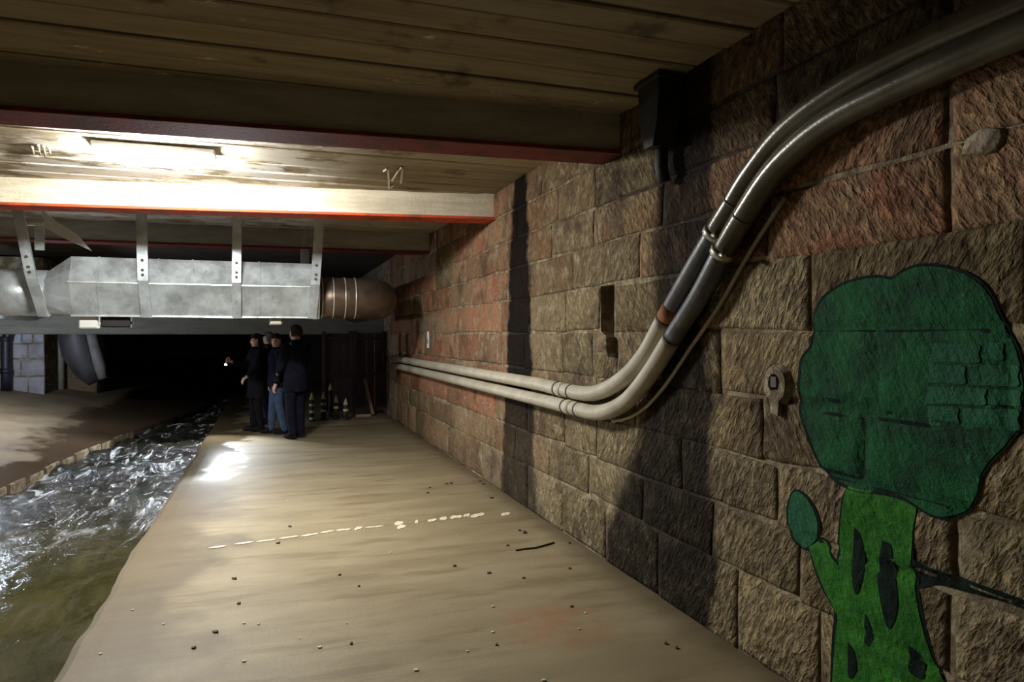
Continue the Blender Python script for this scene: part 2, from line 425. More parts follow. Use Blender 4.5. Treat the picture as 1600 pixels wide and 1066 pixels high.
def stone_col(y, z):
    red, brn, grn = Vector((.50, .18, .105)), Vector((.27, .165, .09)), Vector((.31, .245, .135))
    t = min(1, max(0, (y-5.6)/2.0)); c = brn.lerp(red, t*.85)
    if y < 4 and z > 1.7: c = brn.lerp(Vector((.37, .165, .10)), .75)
    if y < 6 and z < 1.7: c = c.lerp(grn, .75)
    if z < .5: c = c.lerp(grn, .5)
    k = random.uniform(.50, 1.1)*(.74 if 4 < y < 7 else .88)*(.3 if z > 2.5 and y < 4.6 else 1); c = c*k  # top courses by the nearest beam darkened, its cast shadow put into the colour
    c = c.lerp(Vector((.40, .34, .22))*k, random.random()**2*.7)
    return tuple(c)
FORCED = {0: [4.70, 3.95, 2.55], 1: [3.36, 4.15, 5.0], 2: [2.84, 3.7, 4.85], 3: [2.95, 4.25, 2.3], 4: [4.52, 4.93, 3.3], 5: [SLOT[0], SLOT[1], 3.55, 5.45], 6: [3.3, 4.2, 5.3], 7: [3.9, 4.9]}
for ci in range(10):
    z0, z1 = COURSES[ci], COURSES[ci+1]
    js = sorted(FORCED.get(ci, [])); y = .9 + .3*random.random(); cuts = [y]
    for f in js + [14.6]:
        while f - cuts[-1] > 1.35: cuts.append(cuts[-1] + random.uniform(.5, 1.05))
        if f - cuts[-1] < .15 and len(cuts) > 1: cuts.pop()
        cuts.append(f)
    for a, b in zip(cuts, cuts[1:]):
        if ci == 5 and abs(a - SLOT[0]) < .01: continue
        ztop = 1.53 if (ci == 4 and abs(a - 4.52) < .01) else z1
        rough = 1.5 if random.random() < .3 else 1.0
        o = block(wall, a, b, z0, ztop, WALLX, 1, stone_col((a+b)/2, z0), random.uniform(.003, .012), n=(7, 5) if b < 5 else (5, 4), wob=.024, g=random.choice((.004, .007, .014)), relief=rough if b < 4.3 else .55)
        BLK.append(o)
# BVH of the near wall for things that lie on it
vv, ff = [], []
for o in BLK + [wall]:
    b0 = len(vv); vv += [v.co.copy() for v in o.data.vertices]; ff += [[b0+i for i in p.vertices] for p in o.data.polygons]
BV = BVHTree.FromPolygons(vv, ff)
def wallpt(y, z, off=.0):
    h = BV.ray_cast(Vector((1.5, y, z)), Vector((1, 0, 0)))
    return Vector(((h[0].x if h[0] else WALLX) - off, y, z))
wedge = bmesh.new()
wv = [wallpt(*q) for q in ()]
c = atX(950, 532, WALLX)
for pts in [[(-.10, -.0), (.03, 0), (.04, .10), (-.02, .155), (-.09, .12)]]:
    A = [wedge.verts.new((WALLX - .075, 4.66 + u*1.15, 1.53 + v)) for u, v in pts]
    B = [wedge.verts.new((WALLX + .12, 4.66 + u, 1.53 + v*.8)) for u, v in pts]
    tip = wedge.verts.new((WALLX - .11, 4.62, 1.58))
    for i in range(5):
        j = (i+1) % 5; wedge.faces.new((A[i], A[j], tip)); wedge.faces.new((A[i], B[i], B[j], A[j]))
    wedge.faces.new(B)
o = obj('loose_stone', wedge, MT['stone']); o.color = (.30, .20, .15, 1)
tag(o, 'loose reddish wedge of stone jammed in the foot of the dark wall slot', 'stone')

# mortar patch with a square hole (near the mural)
P0 = atX(1221, 600, WALLX)
t = thing('mortar_patch', 'pale round mortar patch with a square hole, left of the tree mural', 'mortar patch', wallpt(P0.y, P0.z))
bm = bmesh.new(); n = 18; R = []
for k in range(n):
    a = 2*PI*k/n; rr = .095*(1 + .1*noise.noise(Vector((a, 0, 3))))
    R.append(((-math.cos(a)*rr, math.sin(a)*rr*1.1)))
prev = None
for sc, px in ((1.0, .006), (.8, -.028), (.42, -.03), (.34, -.0), (.0, -.0)):
    ring = [bm.verts.new((px, u*sc, v*sc + (.006 if sc < .7 else 0))) for u, v in R] if sc else None
    if prev and ring:
        for k in range(n): bm.faces.new((prev[k], prev[(k+1) % n], ring[(k+1) % n], ring[k]))
    elif prev: bm.faces.new(prev)
    prev = ring
obj('mortar_ring', bm, MT['patch'], t, False)
box('hole_shade_block', (-.0335, -.024, -.016), (-.008, .02, .036), MT['ring'], t, .003)  # solid dark block, its colour stands in for the shade inside the hole
bm = bmesh.new(); add_prism(bm, [(-.034, -.05), (.034, -.05), (.026, -.14), (-.022, -.15)], -.026, .0); obj('mortar_tongue', bm, MT['patch'], t)
P0 = atX(1538, 222, WALLX)
bm = bmesh.new(); bmesh.ops.create_icosphere(bm, subdivisions=2, radius=1)
for q in bm.verts:
    k = 1 + .35*noise.noise(q.co*2.2); q.co = Vector((q.co.x*.016, q.co.y*.08*k, q.co.z*.05*k))
o = obj('mortar_lump', bm, MT['patch'], None, True); o.location = wallpt(P0.y, P0.z)
tag(o, 'pale mortar lump filling an old hole high above the tree mural', 'mortar lump')

# small white plate on the far wall, drain outlet box
p = atX(669, 531, WALLX-.03)
t = thing('wall_plate', 'small white upright plate fixed on the red stones beyond the dark strip', 'sign', p)
box('plate', (-.008, -.055, -.125), (.006, .055, .125), MT['white'], t, .004); box('plate_backing', (.006, -.04, -.1), (.045, .04, .1), MT['clamp'], t)
box('plate_mark', (-.0105, -.022, -.06), (-.008, .022, .01), MT['ring'], t, 0)
t = thing('drain_outlet', 'black steel drain hopper under the ceiling at the wall top', 'drain', (WALLX - .02, 3.78, 2.8))
bm = bmesh.new(); add_prism(bm, [(-.13, .4), (.13, .4), (.10, .12), (.05, -.02), (-.05, -.02), (-.10, .12)], -.16, -.01); obj('hopper', bm, MT['black'], t)
tube('spout', [(-.07, 0, -.01), (-.07, 0, -.14), (-.05, 0, -.22)], .04, MT['black'], t, 10); box('hopper_rim', (-.18, -.15, .36), (-.005, .15, .395), MT['black'], t)

# ------------------------------------------------------------------ mural painted on the blocks
mural = thing('tree_mural', 'green cartoon tree with a raised arm painted on the right stone wall', 'mural', (WALLX, 2.3, 0))
def film(name, px, mat, off, close=True, step=.022, parent=mural):
    """paint film that follows the stones: polygon in wall coordinates, densely triangulated, laid on by ray cast"""
    P = [atX(x, y, WALLX - .02) for x, y in px]; P = [(q.y, q.z) for q in P]
    P = [(q.x, q.y) for q in catmull([(a, b, 0) for a, b in P] + [(P[0][0], P[0][1], 0)], 4)[:-1]]
    lo = (min(a for a, b in P), min(b for a, b in P)); hi = (max(a for a, b in P), max(b for a, b in P))
    def inside(u, v):
        c = False; j = len(P)-1
        for i in range(len(P)):
            (xi, yi), (xj, yj) = P[i], P[j]
            if (yi > v) != (yj > v) and u < (xj-xi)*(v-yi)/(yj-yi)+xi: c = not c
            j = i
        return c
    pts = [Vector(q) for q in P]; u = lo[0]
    while u < hi[0]:
        v = lo[1]
        while v < hi[1]:
            if inside(u, v): pts.append(Vector((u + random.uniform(-.002, .002), v)))
            v += step
        u += step
    n = len(P)
    vo, eo, fo = delaunay_2d_cdt(pts, [(i, (i+1) % n) for i in range(n)], [list(range(n))], 1, 1e-5)[:3]
    me = bpy.data.meshes.new(name)
    V3 = [wallpt(q.x, max(q.y, .012), off) - mural.location for q in vo]
    me.from_pydata([tuple(q) for q in V3], [], [tuple(f) for f in fo]); me.update()
    if me.polygons and sum(p.normal.x for p in me.polygons) > 0: me.flip_normals()
    return link(name, me, mat, parent, True)
CROWN = [(1250, 600), (1256, 562), (1271, 538), (1270, 502), (1284, 470), (1310, 449), (1340, 438), (1370, 434), (1392, 437), (1405, 428), (1430, 418), (1462, 417), (1497, 425), (1526, 441), (1545, 463), (1558, 492), (1570, 520), (1585, 546), (1595, 582), (1598, 622), (1590, 660), (1571, 694), (1546, 720), (1531, 745), (1526, 775), (1510, 796), (1480, 808), (1452, 803), (1430, 789), (1405, 776), (1375, 768), (1340, 764), (1310, 752), (1290, 735), (1275, 710), (1264, 682), (1253, 648)]
TRUNK = [(1326, 752), (1317, 800), (1310, 850), (1309, 900), (1307, 960), (1303, 1010), (1300, 1066), (1294, 1130), (1286, 1180), (1380, 1210), (1500, 1240), (1492, 1150), (1472, 1070), (1455, 1030), (1440, 980), (1431, 930), (1425, 880), (1425, 830), (1428, 780), (1380, 755)]
ARM = [(1262, 856), (1284, 845), (1298, 872), (1312, 893), (1312, 925), (1309, 962), (1297, 944), (1279, 905)]
HAND = [(1230, 795), (1236, 774), (1245, 769), (1258, 778), (1270, 797), (1277, 820), (1273, 843), (1258, 857), (1244, 849), (1232, 825)]
def grow(px, k):
    cx = sum(a for a, b in px)/len(px); cy = sum(b for a, b in px)/len(px); out = []
    for a, b in px:
        d = math.hypot(a-cx, b-cy); out.append((a + (a-cx)/d*k, b + (b-cy)/d*k))
    return out
film('dark_outline', grow(TRUNK, 6), MT['outline'], .0025); film('dark_outline', grow(ARM, 4), MT['outline'], .0022)
film('arm', ARM, MT['trunk'], .0045); film('trunk', TRUNK, MT['trunk'], .005)
film('dark_outline', grow(HAND, 4), MT['outline'], .0035); film('hand', HAND, MT['crownbrick'], .006)
for hole in ([(1335, 825), (1345, 840), (1350, 880), (1345, 915), (1336, 930), (1330, 890)], [(1378, 845), (1392, 855), (1398, 895), (1404, 950), (1390, 985), (1378, 950), (1370, 900)], [(1352, 960), (1362, 985), (1360, 1010), (1350, 1000)], [(1420, 1010), (1440, 1030), (1446, 1062), (1424, 1050)], [(1325, 1005), (1335, 1020), (1338, 1050), (1326, 1060)]):
    film('bark_mark', hole, MT['outline'], .0075)
film('painted_stone_shadow', [(1424, 872), (1452, 888), (1500, 904), (1560, 925), (1625, 950), (1625, 962), (1560, 942), (1500, 926), (1460, 916), (1428, 918)], MT['outline'], .0028)  # shadow under an overhanging stone, painted on as a dark film
film('dark_outline', grow(CROWN, 5), MT['outline'], .0065); film('crown', CROWN, MT['crown'], .009)
def brk(x0, x1, yl, yr, h): return [(x0, yl), ((x0+x1)/2, (yl+yr)/2), (x1, yr), (x1, yr+h*.5), (x1, yr+h), ((x0+x1)/2, (yl+yr)/2+h), (x0, yl+h), (x0, yl+h*.5)]
for x0, x1, y, h in ((1456, 1530, 536, 28), (1538, 1566, 534, 26), (1452, 1508, 569, 28), (1516, 1590, 569, 32), (1448, 1538, 604, 26), (1545, 1594, 608, 24), (1450, 1496, 634, 30), (1504, 1590, 638, 32)):
    film('painted_brick', brk(x0, x1, y, y+3, h), MT['crownbrick'], .0125, step=.02)

# ------------------------------------------------------------------ ceiling boards and slab
ceiling = tag(box('ceiling', (LX-.4, Y0, CEIL+.03), (WALLX+.35, Y1, CEIL+.3), MT['slab'], None, 0), None, None, None, 'structure')
y = .35
while y < 12.6:
    wdt = random.choice((.24, .28, .30, .33)); dz = random.uniform(-.010, .010); bm = bmesh.new()
    N = 10; A = []
    for i in range(N+1):
        x = LX + (WALLX - LX)*i/N; e0 = .006*noise.noise(Vector((x*1.7, y, 0))); e1 = .006*noise.noise(Vector((x*1.7, y+wdt, 4)))
        zb = CEIL + dz + .006*noise.noise(Vector((x, y, 8)))
        A.append([bm.verts.new(q) for q in ((x, y+.008+e0, CEIL+.04), (x, y+.008+e0, zb+.008), (x, y+.02+e0, zb), (x, y+wdt-.02+e1, zb), (x, y+wdt-.008+e1, zb+.008), (x, y+wdt-.008+e1, CEIL+.04))])
    for a, b in zip(A, A[1:]):
        for k in range(5): bm.faces.new((a[k], a[k+1], b[k+1], b[k]))
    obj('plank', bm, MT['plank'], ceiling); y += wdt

# beams: casing with a red-painted steel flange underneath
def beam(label, a, b, width, casing, red='shadedred', kz=BEAMZ):
    """a, b: front bottom corner at left end and at wall (x, y)"""
    A, B = Vector((*a, 0)), Vector((*b, 0)); d = (B-A).normalized(); ln = (B-A).length; ang = math.atan2(d.y, d.x)
    t = thing('ceiling_beam', label, 'beam', (A.x, A.y, kz), ang)
    bm = bmesh.new(); N = 40; R = []
    for i in range(N+1):
        x = ln*i/N; e = [.010*noise.noise(Vector((x*3.2, k*3.3, a[1]))) for k in range(4)]
        R.append([bm.verts.new(q) for q in ((x, .02+e[0], .028), (x, .02+e[1]*.6, CEIL-kz+.05), (x, width-.02, CEIL-kz+.05), (x, width-.02+e[2], .028))])
    for p, q in zip(R, R[1:]):
        for k in range(4): bm.faces.new((p[k], p[(k+1) % 4], q[(k+1) % 4], q[k]))
    bm.faces.new(R[0]); bm.faces.new(R[-1][::-1])
    obj('casing', bm, casing, t)
    bm = bmesh.new(); add_box(bm, (0, 0, 0), (ln, width, .027), bev=.004); obj('flange', bm, MT[red], t)
    return t
def ext(p, q, x):   # extend line p->q to a given x
    return (x, p[1] + (q[1]-p[1])*(x-p[0])/(q[0]-p[0]))
p, q = atZ(0, 172, BEAMZ), atZ(800, 229, BEAMZ); p, q = (p.x, p.y), (q.x, q.y)
beam('grey ceiling beam with shaded red flange, nearest across the top', ext(p, q, LX), ext(p, q, WALLX), .33, MT['casing1'])
p, q = atZ(0, 320, BEAMZ), atZ(740, 345, BEAMZ-.02); p, q = (p.x, p.y), (q.x, q.y)
B2 = (p, q)
beam('brightly lit pale beam with orange-red flange behind the lamp', ext(p, q, LX), ext(p, q, WALLX), .32, MT['casing2'], 'red')
beam('dim brown ceiling beam seen above the round duct', (LX, 11.0), (WALLX, 10.75), .33, MT['casing1'])

for path in ([(600, 268), (606, 264), (608, 295), (614, 290)], [(613, 282), (622, 268), (629, 262), (627, 286)]):
    tube('paint_scribble', [atZ(x, y, CEIL-.013) for x, y in path], .012, MT['chip'], ceiling, 6)
for path in ([(52, 229), (54, 241)], [(62, 228), (64, 243)], [(52, 235), (64, 236)], [(70, 229), (72, 245)], [(66, 238), (80, 238)], [(78, 230), (79, 241)]):
    tube('paint_scribble', [atZ(x, y, CEIL-.013) for x, y in path], .010, MT['chip'], ceiling, 6)

# lamp
lampc = atZ(245, 247, CEIL - .09)
t = thing('ceiling_lamp', 'glaring white bulkhead lamp on the ceiling between the two nearest beams', 'lamp', (lampc.x, lampc.y, CEIL - .012))
box('lamp_base', (-.45, -.12, -.035), (.45, .12, 0), MT['white'], t, .008)
em = M('lamp_glow'); em.b.inputs['Emission Color'].default_value = (1, .985, .94, 1); em.b.inputs['Emission Strength'].default_value = LAMP_STRENGTH
bm = bmesh.new(); bmesh.ops.create_uvsphere(bm, u_segments=12, v_segments=8, radius=1)
bmesh.ops.delete(bm, geom=[v for v in bm.verts if v.co.z > .01], context='VERTS')
for q in bm.verts: q.co = Vector(((abs(q.co.x)**.45)*(1 if q.co.x > 0 else -1)*.42, q.co.y*.10, q.co.z*.12 - .035))
o = obj('diffuser', bm, em.m, t, True)
for k in (-.22, .22):
    tube('guard_bar', [(k, -.115, -.03), (k, -.085, -.14), (k, 0, -.17), (k, .085, -.14), (k, .115, -.03)], .005, MT['clamp'], t, 6)

# ------------------------------------------------------------------ the two conduits on the right wall
PX = WALLX - .105
UP = [(614, 556), (700, 571), (780, 587), (840, 600), (879, 609), (925, 615), (967, 597), (1005, 559), (1039, 499), (1080, 427), (1117, 364), (1147, 315), (1172, 274), (1220, 212), (1276, 164), (1355, 114), (1453, 64), (1551, 23), (1660, -25), (1800, -90)]
LO = [(614, 562), (700, 586), (780, 609), (864, 630), (892, 637), (935, 645), (975, 630), (1012, 589), (1050, 529), (1091, 465), (1129, 394), (1161, 339), (1205, 272), (1256, 220), (1315, 178), (1394, 138), (1512, 84), (1591, 50), (1700, 5), (1850, -60)]
def conduit(pix, label, j, rusty):
    pts = [atX(x, y, PX) for x, y in pix]
    for k, (x, y) in enumerate(pix):                                  # sit straight along the far run
        if x <= 780: pts[k].z = pts[3].z + (0 if x == 780 else .0) if k < 3 else pts[k].z
    C_ = catmull(pts, 6); ix = lambda k: k*6
    t = thing('conduit', label, 'pipe', (0, 0, 0))
    a, b = j                                                          # indices of the joints
    tube('pale_length', C_[:ix(a)+1], .056, MT['beige'], t, 16); tube('dark_length', C_[ix(a):ix(b)+1], .055, MT['darkpipe'], t, 16)
    tube('grey_length', C_[ix(b):], .058, MT['greypipe'], t, 16)
    def ring(i, w, r, m, nm):
        p = C_[i]; d = (C_[min(i+1, len(C_)-1)] - C_[i-1]).normalized(); return tube(nm, [p - d*w, p + d*w], r, m, t, 16)
    ring(ix(a), .008, .0585, MT['ring'], 'joint_ring')
    if rusty: ring(ix(a)+1, .05, .0565, MT['rust'], 'rust_band')
    for k in (ix(4)-2, ix(4)+2) if not rusty else (ix(4)-1, ix(4)+2): ring(k, .008, .060, MT['ring'], 'joint_ring')
    ring(ix(4), .05, .0595, MT['beige'], 'coupling')
    ring(ix(b)+6, .006, .0605, MT['ring'], 'joint_ring')
    c = ring(ix(b), .018, .066, MT['clamp'], 'clamp')
    p = C_[ix(b)]; tube('clamp_bolt', [p + Vector((-.05, -.05, -.02)), p + Vector((-.05, -.085, -.035))], .011, MT['clamp'], c, 8)
    box('clamp_foot', (p.x+.04, p.y-.02, p.z-.02), (WALLX+.01, p.y+.02, p.z+.02), MT['clamp'], c, .003)
    for k in (ix(1), ix(3), ix(7), ix(14)):                           # standoffs to the wall
        p = C_[k]; box('standoff', (p.x+.03, p.y-.015, p.z-.015), (WALLX+.02, p.y+.015, p.z+.015), MT['clamp'], t, .002)
    return C_
conduit(UP, 'upper of the two wall conduits, with an orange rust band on its dark stretch', (8, 10), True)
cl = conduit(LO, 'lower of the two wall conduits, bending up the stone wall', (8, 10), False)
cb = [Vector((WALLX-.028, p.y-.075, p.z-.055)) for p in cl[6*5:6*12:2]]
tag(tube('cable', cb, .012, MT['beige'], None, 8), 'thin pale cable tucked behind the lower wall conduit', 'cable')

# ------------------------------------------------------------------ duct across the tunnel
DY, DB = 9.80, 1.90
XL, XR = atY(62, 450, DY).x, atY(498, 450, DY).x
t = thing('ventilation_duct', 'galvanised ventilation duct hung across the tunnel on straps', 'duct', (0, DY, DB))
prof = [(.20, 0), (0, .40), (.14, .72), (.86, .72), (1.0, .40), (.80, 0)]
bm = bmesh.new(); add_prism(bm, prof, XL+.30, XR); case = obj('casing', bm, MT['galv'], t)
bm = bmesh.new(); n = 12                                              # shoulder: casing narrows to the round pipe
def ringpts(k):
    o = []
    for i in range(n):
        a = 2*PI*i/n + PI/12*0; o.append((.5 + .285*math.sin(a)*-1, .285 + .285*-math.cos(a)))
    return o
def onprof(i):                                                        # twelve points round the casing profile, starting under the middle
    Q = [(.5, 0), (.20, 0), (.10, .2), (0, .40), (.07, .56), (.14, .72), (.5, .72), (.86, .72), (.93, .56), (1.0, .40), (.9, .2), (.80, 0)]
    return Q[i]
rp = ringpts(0); A = [bm.verts.new((XL+.30, *onprof(i))) for i in range(n)]; B = [bm.verts.new((XL-.02, *rp[i])) for i in range(n)]
for i in range(n): bm.faces.new((A[i], A[(i+1) % n], B[(i+1) % n], B[i]))
obj('shoulder', bm, MT['galv'], t)
tube('round_pipe', [(XL, .5, .285), (XL-.5, .5, .285), (XL-.9, .52, .29), (XL-1.2, .65, .30), (XL-1.4, .95, .30), (XL-1.45, 1.4, .30), (XL-1.45, 5, .30)], .285, MT['galv'], t, 20)
rx = [(XR-.02, .5, .285), (XR+.25, .5, .285), (XR+.50, .5, .285)] + [(XR+.50+.42*math.sin(a), .5+.42-.42*math.cos(a), .285) for a in (PI/8, PI/4, 3*PI/8, PI/2)] + [(XR+.92, 4.0, .285)]
rd = tube('round_pipe', rx, .285, MT['galvdull'], t, 24)
for x in (.07, .22, .38, .52): tube('seam_ring', [(XR+x-.008, .5, .285), (XR+x+.008, .5, .285)], .293, MT['seam'], rd, 24)
bm = bmesh.new(); add_prism(bm, [(.17, -.02), (-.025, .40), (.12, .745), (.88, .745), (1.025, .40), (.83, -.02)], XR-.03, XR+.02); obj('end_collar', bm, MT['galv'], t)
box('fold_seam', (XL+.28, -.012, .392), (XR, .004, .406), MT['seam'], t, 0); box('bottom_lip', (XL+.28, .18, -.012), (XR, .22, .008), MT['seam'], t, 0)
for px in (152, 226, 246, 300, 405):                                  # standing seams between sheets
    x = atY(px, 470, DY).x
    bm = bmesh.new(); add_prism(bm, [(.19, -.006), (-.010, .40), (.13, .728), (.15, .715), (.005, .40), (.205, .0)], x-.012, x+.012)
    obj('standing_seam', bm, MT['galv'], t)
def strap(pt, pb, wd=.055):
    """C-channel strap from ceiling to the duct's foot; x at top and bottom"""
    h = CEIL - DB; bm = bmesh.new()
    def P(x, y, z): return bm.verts.new((x, y, z))
    sec = [(-wd, 0), (wd, 0), (wd, .05), (wd-.008, .05), (wd-.008, .008), (-wd+.008, .008), (-wd+.008, .05), (-wd, .05)]
    A = [P(pt+u, -.065+v, h) for u, v in sec]; K = [P(pb+(pt-pb)*.43/h+u, -.062+v, .43) for u, v in sec]; B = [P(pb+u, .135+v, -.02) for u, v in sec]
    bm.faces.new(A); bm.faces.new(B[::-1])
    for a_, b_ in ((A, K), (K, B)):
        for i in range(8): bm.faces.new((a_[i], b_[i], b_[(i+1) % 8], a_[(i+1) % 8]))
    s = obj('hanger_strap', bm, MT['galv'], t)
    for z in (.50, .56, .68):
        x = pb + (pt-pb)*z/h
        tube('bolt', [(x, -.060, z), (x, -.082, z)], .017, MT['ring'], s, 8)
    return s
xx = lambda px, py: atY(px, py, DY-.06).x
strap(xx(26, 330), xx(60, 488)); strap(xx(221, 345), xx(225, 490), .06); strap(xx(371, 348), xx(369, 492)); strap(xx(500, 350), xx(489, 495), .06)
s = box('rear_strap', (xx(483, 380)-.06, 1.03, .1), (xx(483, 380)+.06, 1.08, CEIL-DB), MT['galv'], t)
# gusset brace at the left end
bm = bmesh.new(); g0, g1, g2, g3 = [atY(*q, DY) for q in ((66, 328), (64, 352), (143, 392), (120, 366))]
L = lambda q, dy: (q.x, dy, q.z - DB)
A = [bm.verts.new(L(q, .02)) for q in (g0, g1, atY(100, 372, DY), g2, g3, atY(88, 346, DY))]; B = [bm.verts.new(L(q, .06)) for q in (g0, g1, atY(100, 372, DY), g2, g3, atY(88, 346, DY))]
bm.faces.new(A); bm.faces.new(B[::-1])
for i in range(6): bm.faces.new((A[i], B[i], B[(i+1) % 6], A[(i+1) % 6]))
gs = obj('gusset_brace', bm, MT['seam'], t)
g1 = atY(48, 349, DY); g2 = atY(70, 352, DY); box('brace_arm', (g1.x-.08, -.03, g1.z-DB-.025), (g2.x, .05, g1.z-DB+.012), MT['seam'], t)
g1 = atY(62, 362, DY); box('brace_tab', (g1.x-.05, .0, g1.z-DB-.22), (g1.x+.05, .04, g1.z-DB+.12), MT['galv'], t)
# boxes under the duct
def under(px, py, w, h, d, name, label, cat, m):
    p = atY(px, py, DY+.3); tt = thing(name, label, cat, (p.x, DY+.37, DB - .002))
    box('housing', (-w/2, -d/2, -h), (w/2, d/2, 0), m, tt, .008); box('lid', (-w/2+.012, -d/2-.012, -h+.012), (w/2-.012, -d/2, -.012), m, tt, .004)
    tube('cable_gland', [(w/2, 0, -h*.6), (w/2+.02, 0, -h*.6)], .018, m, tt, 8)
under(138, 508, .21, .155, .12, 'junction_box', 'white junction box under the left part of the duct', 'box', MT['white'])
under(181, 507, .33, .14, .12, 'black_box', 'black box under the duct, right of the white junction box', 'box', MT['black'])
under(431, 504, .16, .10, .12, 'grey_box', 'small grey box under the duct above the four people', 'box', MT['clamp'])

# ------------------------------------------------------------------ far end
bulk = tag(box('trim_1', (LX-.2, 15.4, 1.68), (WALLX+.2, 15.75, 2.05), MT['dimcasing'], None, .02), None, None, None, 'structure')
tag(box('wall_far', (LX-.4, Y1-.1, -.5), (WALLX+.35, Y1+.2, CEIL+.3), MT['slab'], None, 0), None, None, None, 'structure')
tag(box('added_end_wall', (LX-.4, Y0-.2, -.5), (WALLX+.35, Y0, CEIL+.3), MT['slab'], None, 0), None, None, None, 'structure')  # unseen end wall added behind the camera to keep the tunnel dark
wl = tag(box('wall_left', (LX-.35, Y0, -.5), (LX-.012, Y1, CEIL+.3), MT['mortar'], None, 0), None, None, None, 'structure')
for ci in range(10):
    y = 12.9 + .5*random.random()
    while y < 22:
        ln = random.uniform(.6, 1.0)
        if COURSES[ci+1] > .35: block(wl, y, y+ln, COURSES[ci], COURSES[ci+1], LX, -1, (.24*random.uniform(.7, 1.2), .17, .10), random.uniform(.01, .03), n=(4, 3))
        y += ln
# pale pilaster standing out from the left wall
pm = M('painted_block', .8, spec=.3); pp = pm.pos(); oi = pm.n('ShaderNodeObjectInfo')
pc = pm.mix(pm.ramp(pm.noise(pp, 3.5, 6, .65), .35, .68), oi.outputs['Color'], (.30, .27, .30)); pm.col(pc); pm.bump(pm.noise(pp, 20, 5), .4, .015); MT['pilaster'] = pm.m
pb = atZ(70, 625, .40); PXR = atY(70, 600, 16.3).x; PXL = atY(11, 600, 16.3).x; PY = 16.3
pil = tag(box('wall_pilaster', (min(PXL, LX-.02), PY+.012, .0), (PXR-.012, PY+.9, CEIL), MT['mortar'], None, 0), None, None, None, 'structure')
cz = [.30, .85, 1.20, 1.50, 1.95, 2.3]
for k in range(5):
    cuts = [PXL, PXL+(PXR-PXL)*(.36 if k % 2 else .55), PXR] if k < 3 else [PXL, PXL+(PXR-PXL)*.38, PXL+(PXR-PXL)*.68, PXR]
    for a, b in zip(cuts, cuts[1:]):
        c = (.55, .56, .66) if k == 3 else (.52, .50, .52); kk = random.uniform(.75, 1.1)
        block(pil, a, b, cz[k], cz[k+1], PY, 1, tuple(q*kk for q in c), random.uniform(.01, .02), axis='Y', n=(4, 3), mat=MT['pilaster'])
# caged lamp added outside the frame to light the pilaster and left bank
t = thing('added_lamp', 'added unseen caged work lamp hanging on a cord at the far left beyond the duct', 'lamp', (-4.25, 12.6, 1.62))
tube('added_lamp_cord', [(0, 0, .10), (0, 0, CEIL - 1.62 + .02)], .010, MT['black'], t, 6); tube('added_lamp_socket', [(0, 0, .08), (0, 0, .17)], [.05, .03], MT['black'], t, 12)
eb = M('added_lamp_glow'); eb.b.inputs['Emission Color'].default_value = (.72, .83, 1, 1); eb.b.inputs['Emission Strength'].default_value = SIDE_STRENGTH
bm = bmesh.new(); bmesh.ops.create_uvsphere(bm, u_segments=12, v_segments=8, radius=.085); obj('added_lamp_bulb', bm, eb.m, t, True)
for k in range(4):
    a = k*PI/2; tube('added_lamp_cage_wire', [(.05*math.cos(a), .05*math.sin(a), .1), (.11*math.cos(a), .11*math.sin(a), .0), (0, 0, -.12)], .004, MT['clamp'], t, 6)
# stone return wall behind the pilaster
ret_x = atY(152, 600, 17.6).x
rt = tag(box('wall_return', (LX-.02, 17.612, .0), (ret_x-.012, 18.3, CEIL), MT['mortar'], None, 0), None, None, None, 'structure')
for ci in range(7):
    x = LX
    while x < ret_x - .05:
        x2 = min(ret_x, x + random.uniform(.4, .8)); x2 = ret_x if ret_x - x2 < .2 else x2
        block(rt, x, x2, COURSES[ci], COURSES[ci+1], 17.6, 1, (.30*random.uniform(.7, 1.2), .215, .12), random.uniform(.008, .02), axis='Y', n=(4, 3)); x = x2
# black downpipe in front of the pilaster
q = [atY(x, y, PY-.25) for x, y in ((9, 622), (9, 580), (9, 530), (14, 520), (44, 494), (60, 486))]; q[0].z = bank_z(q[0].x, q[0].y) + .01
t = thing('downpipe', 'black drainpipe with an elbow in front of the pale left pilaster', 'pipe', (0, 0, 0))
tube('pipe_run', q, .085, MT['blackpipe'], t, 12)
for k in (1, 2): tube('pipe_collar', [q[k] - Vector((0, 0, .05)), q[k] + Vector((0, 0, .05))], .1, MT['blackpipe'], t, 12)
# thin pale pipe and dark chute
a = atY(93, 505, 17.35); bz = bank_z(a.x, 17.35)
t = thing('standpipe', 'thin pale upright pipe between the pilaster and the dark chute', 'pipe', (a.x, 17.35, bz))
tube('pipe_run', [(0, 0, -.02), (0, 0, 1.75)], .085, MT['beige'], t, 10); box('pipe_cap', (-.13, -.11, 1.35), (.17, .11, 1.9), MT['beige'], t, .02)
P = [atY(x, y, 16.0) for x, y in ((118, 490), (120, 515), (128, 550), (142, 580), (152, 596))]
t = thing('drain_chute', 'dark round chute curving down beneath the left part of the duct', 'chute', (0, 0, 0))
tube('chute_pipe', P, [.30, .34, .36, .27, .17], MT['chute'], t, 16)
tube('chute_rib', [atY(x, y, 15.8) for x, y in ((139, 505), (146, 540), (155, 570), (161, 592))], [.10, .11, .11, .08], MT['chuterim'], t, 10)
tube('chute_hanger', [P[0], Vector((P[0].x, P[0].y, CEIL+.03))], .03, MT['chuterim'], t, 8)

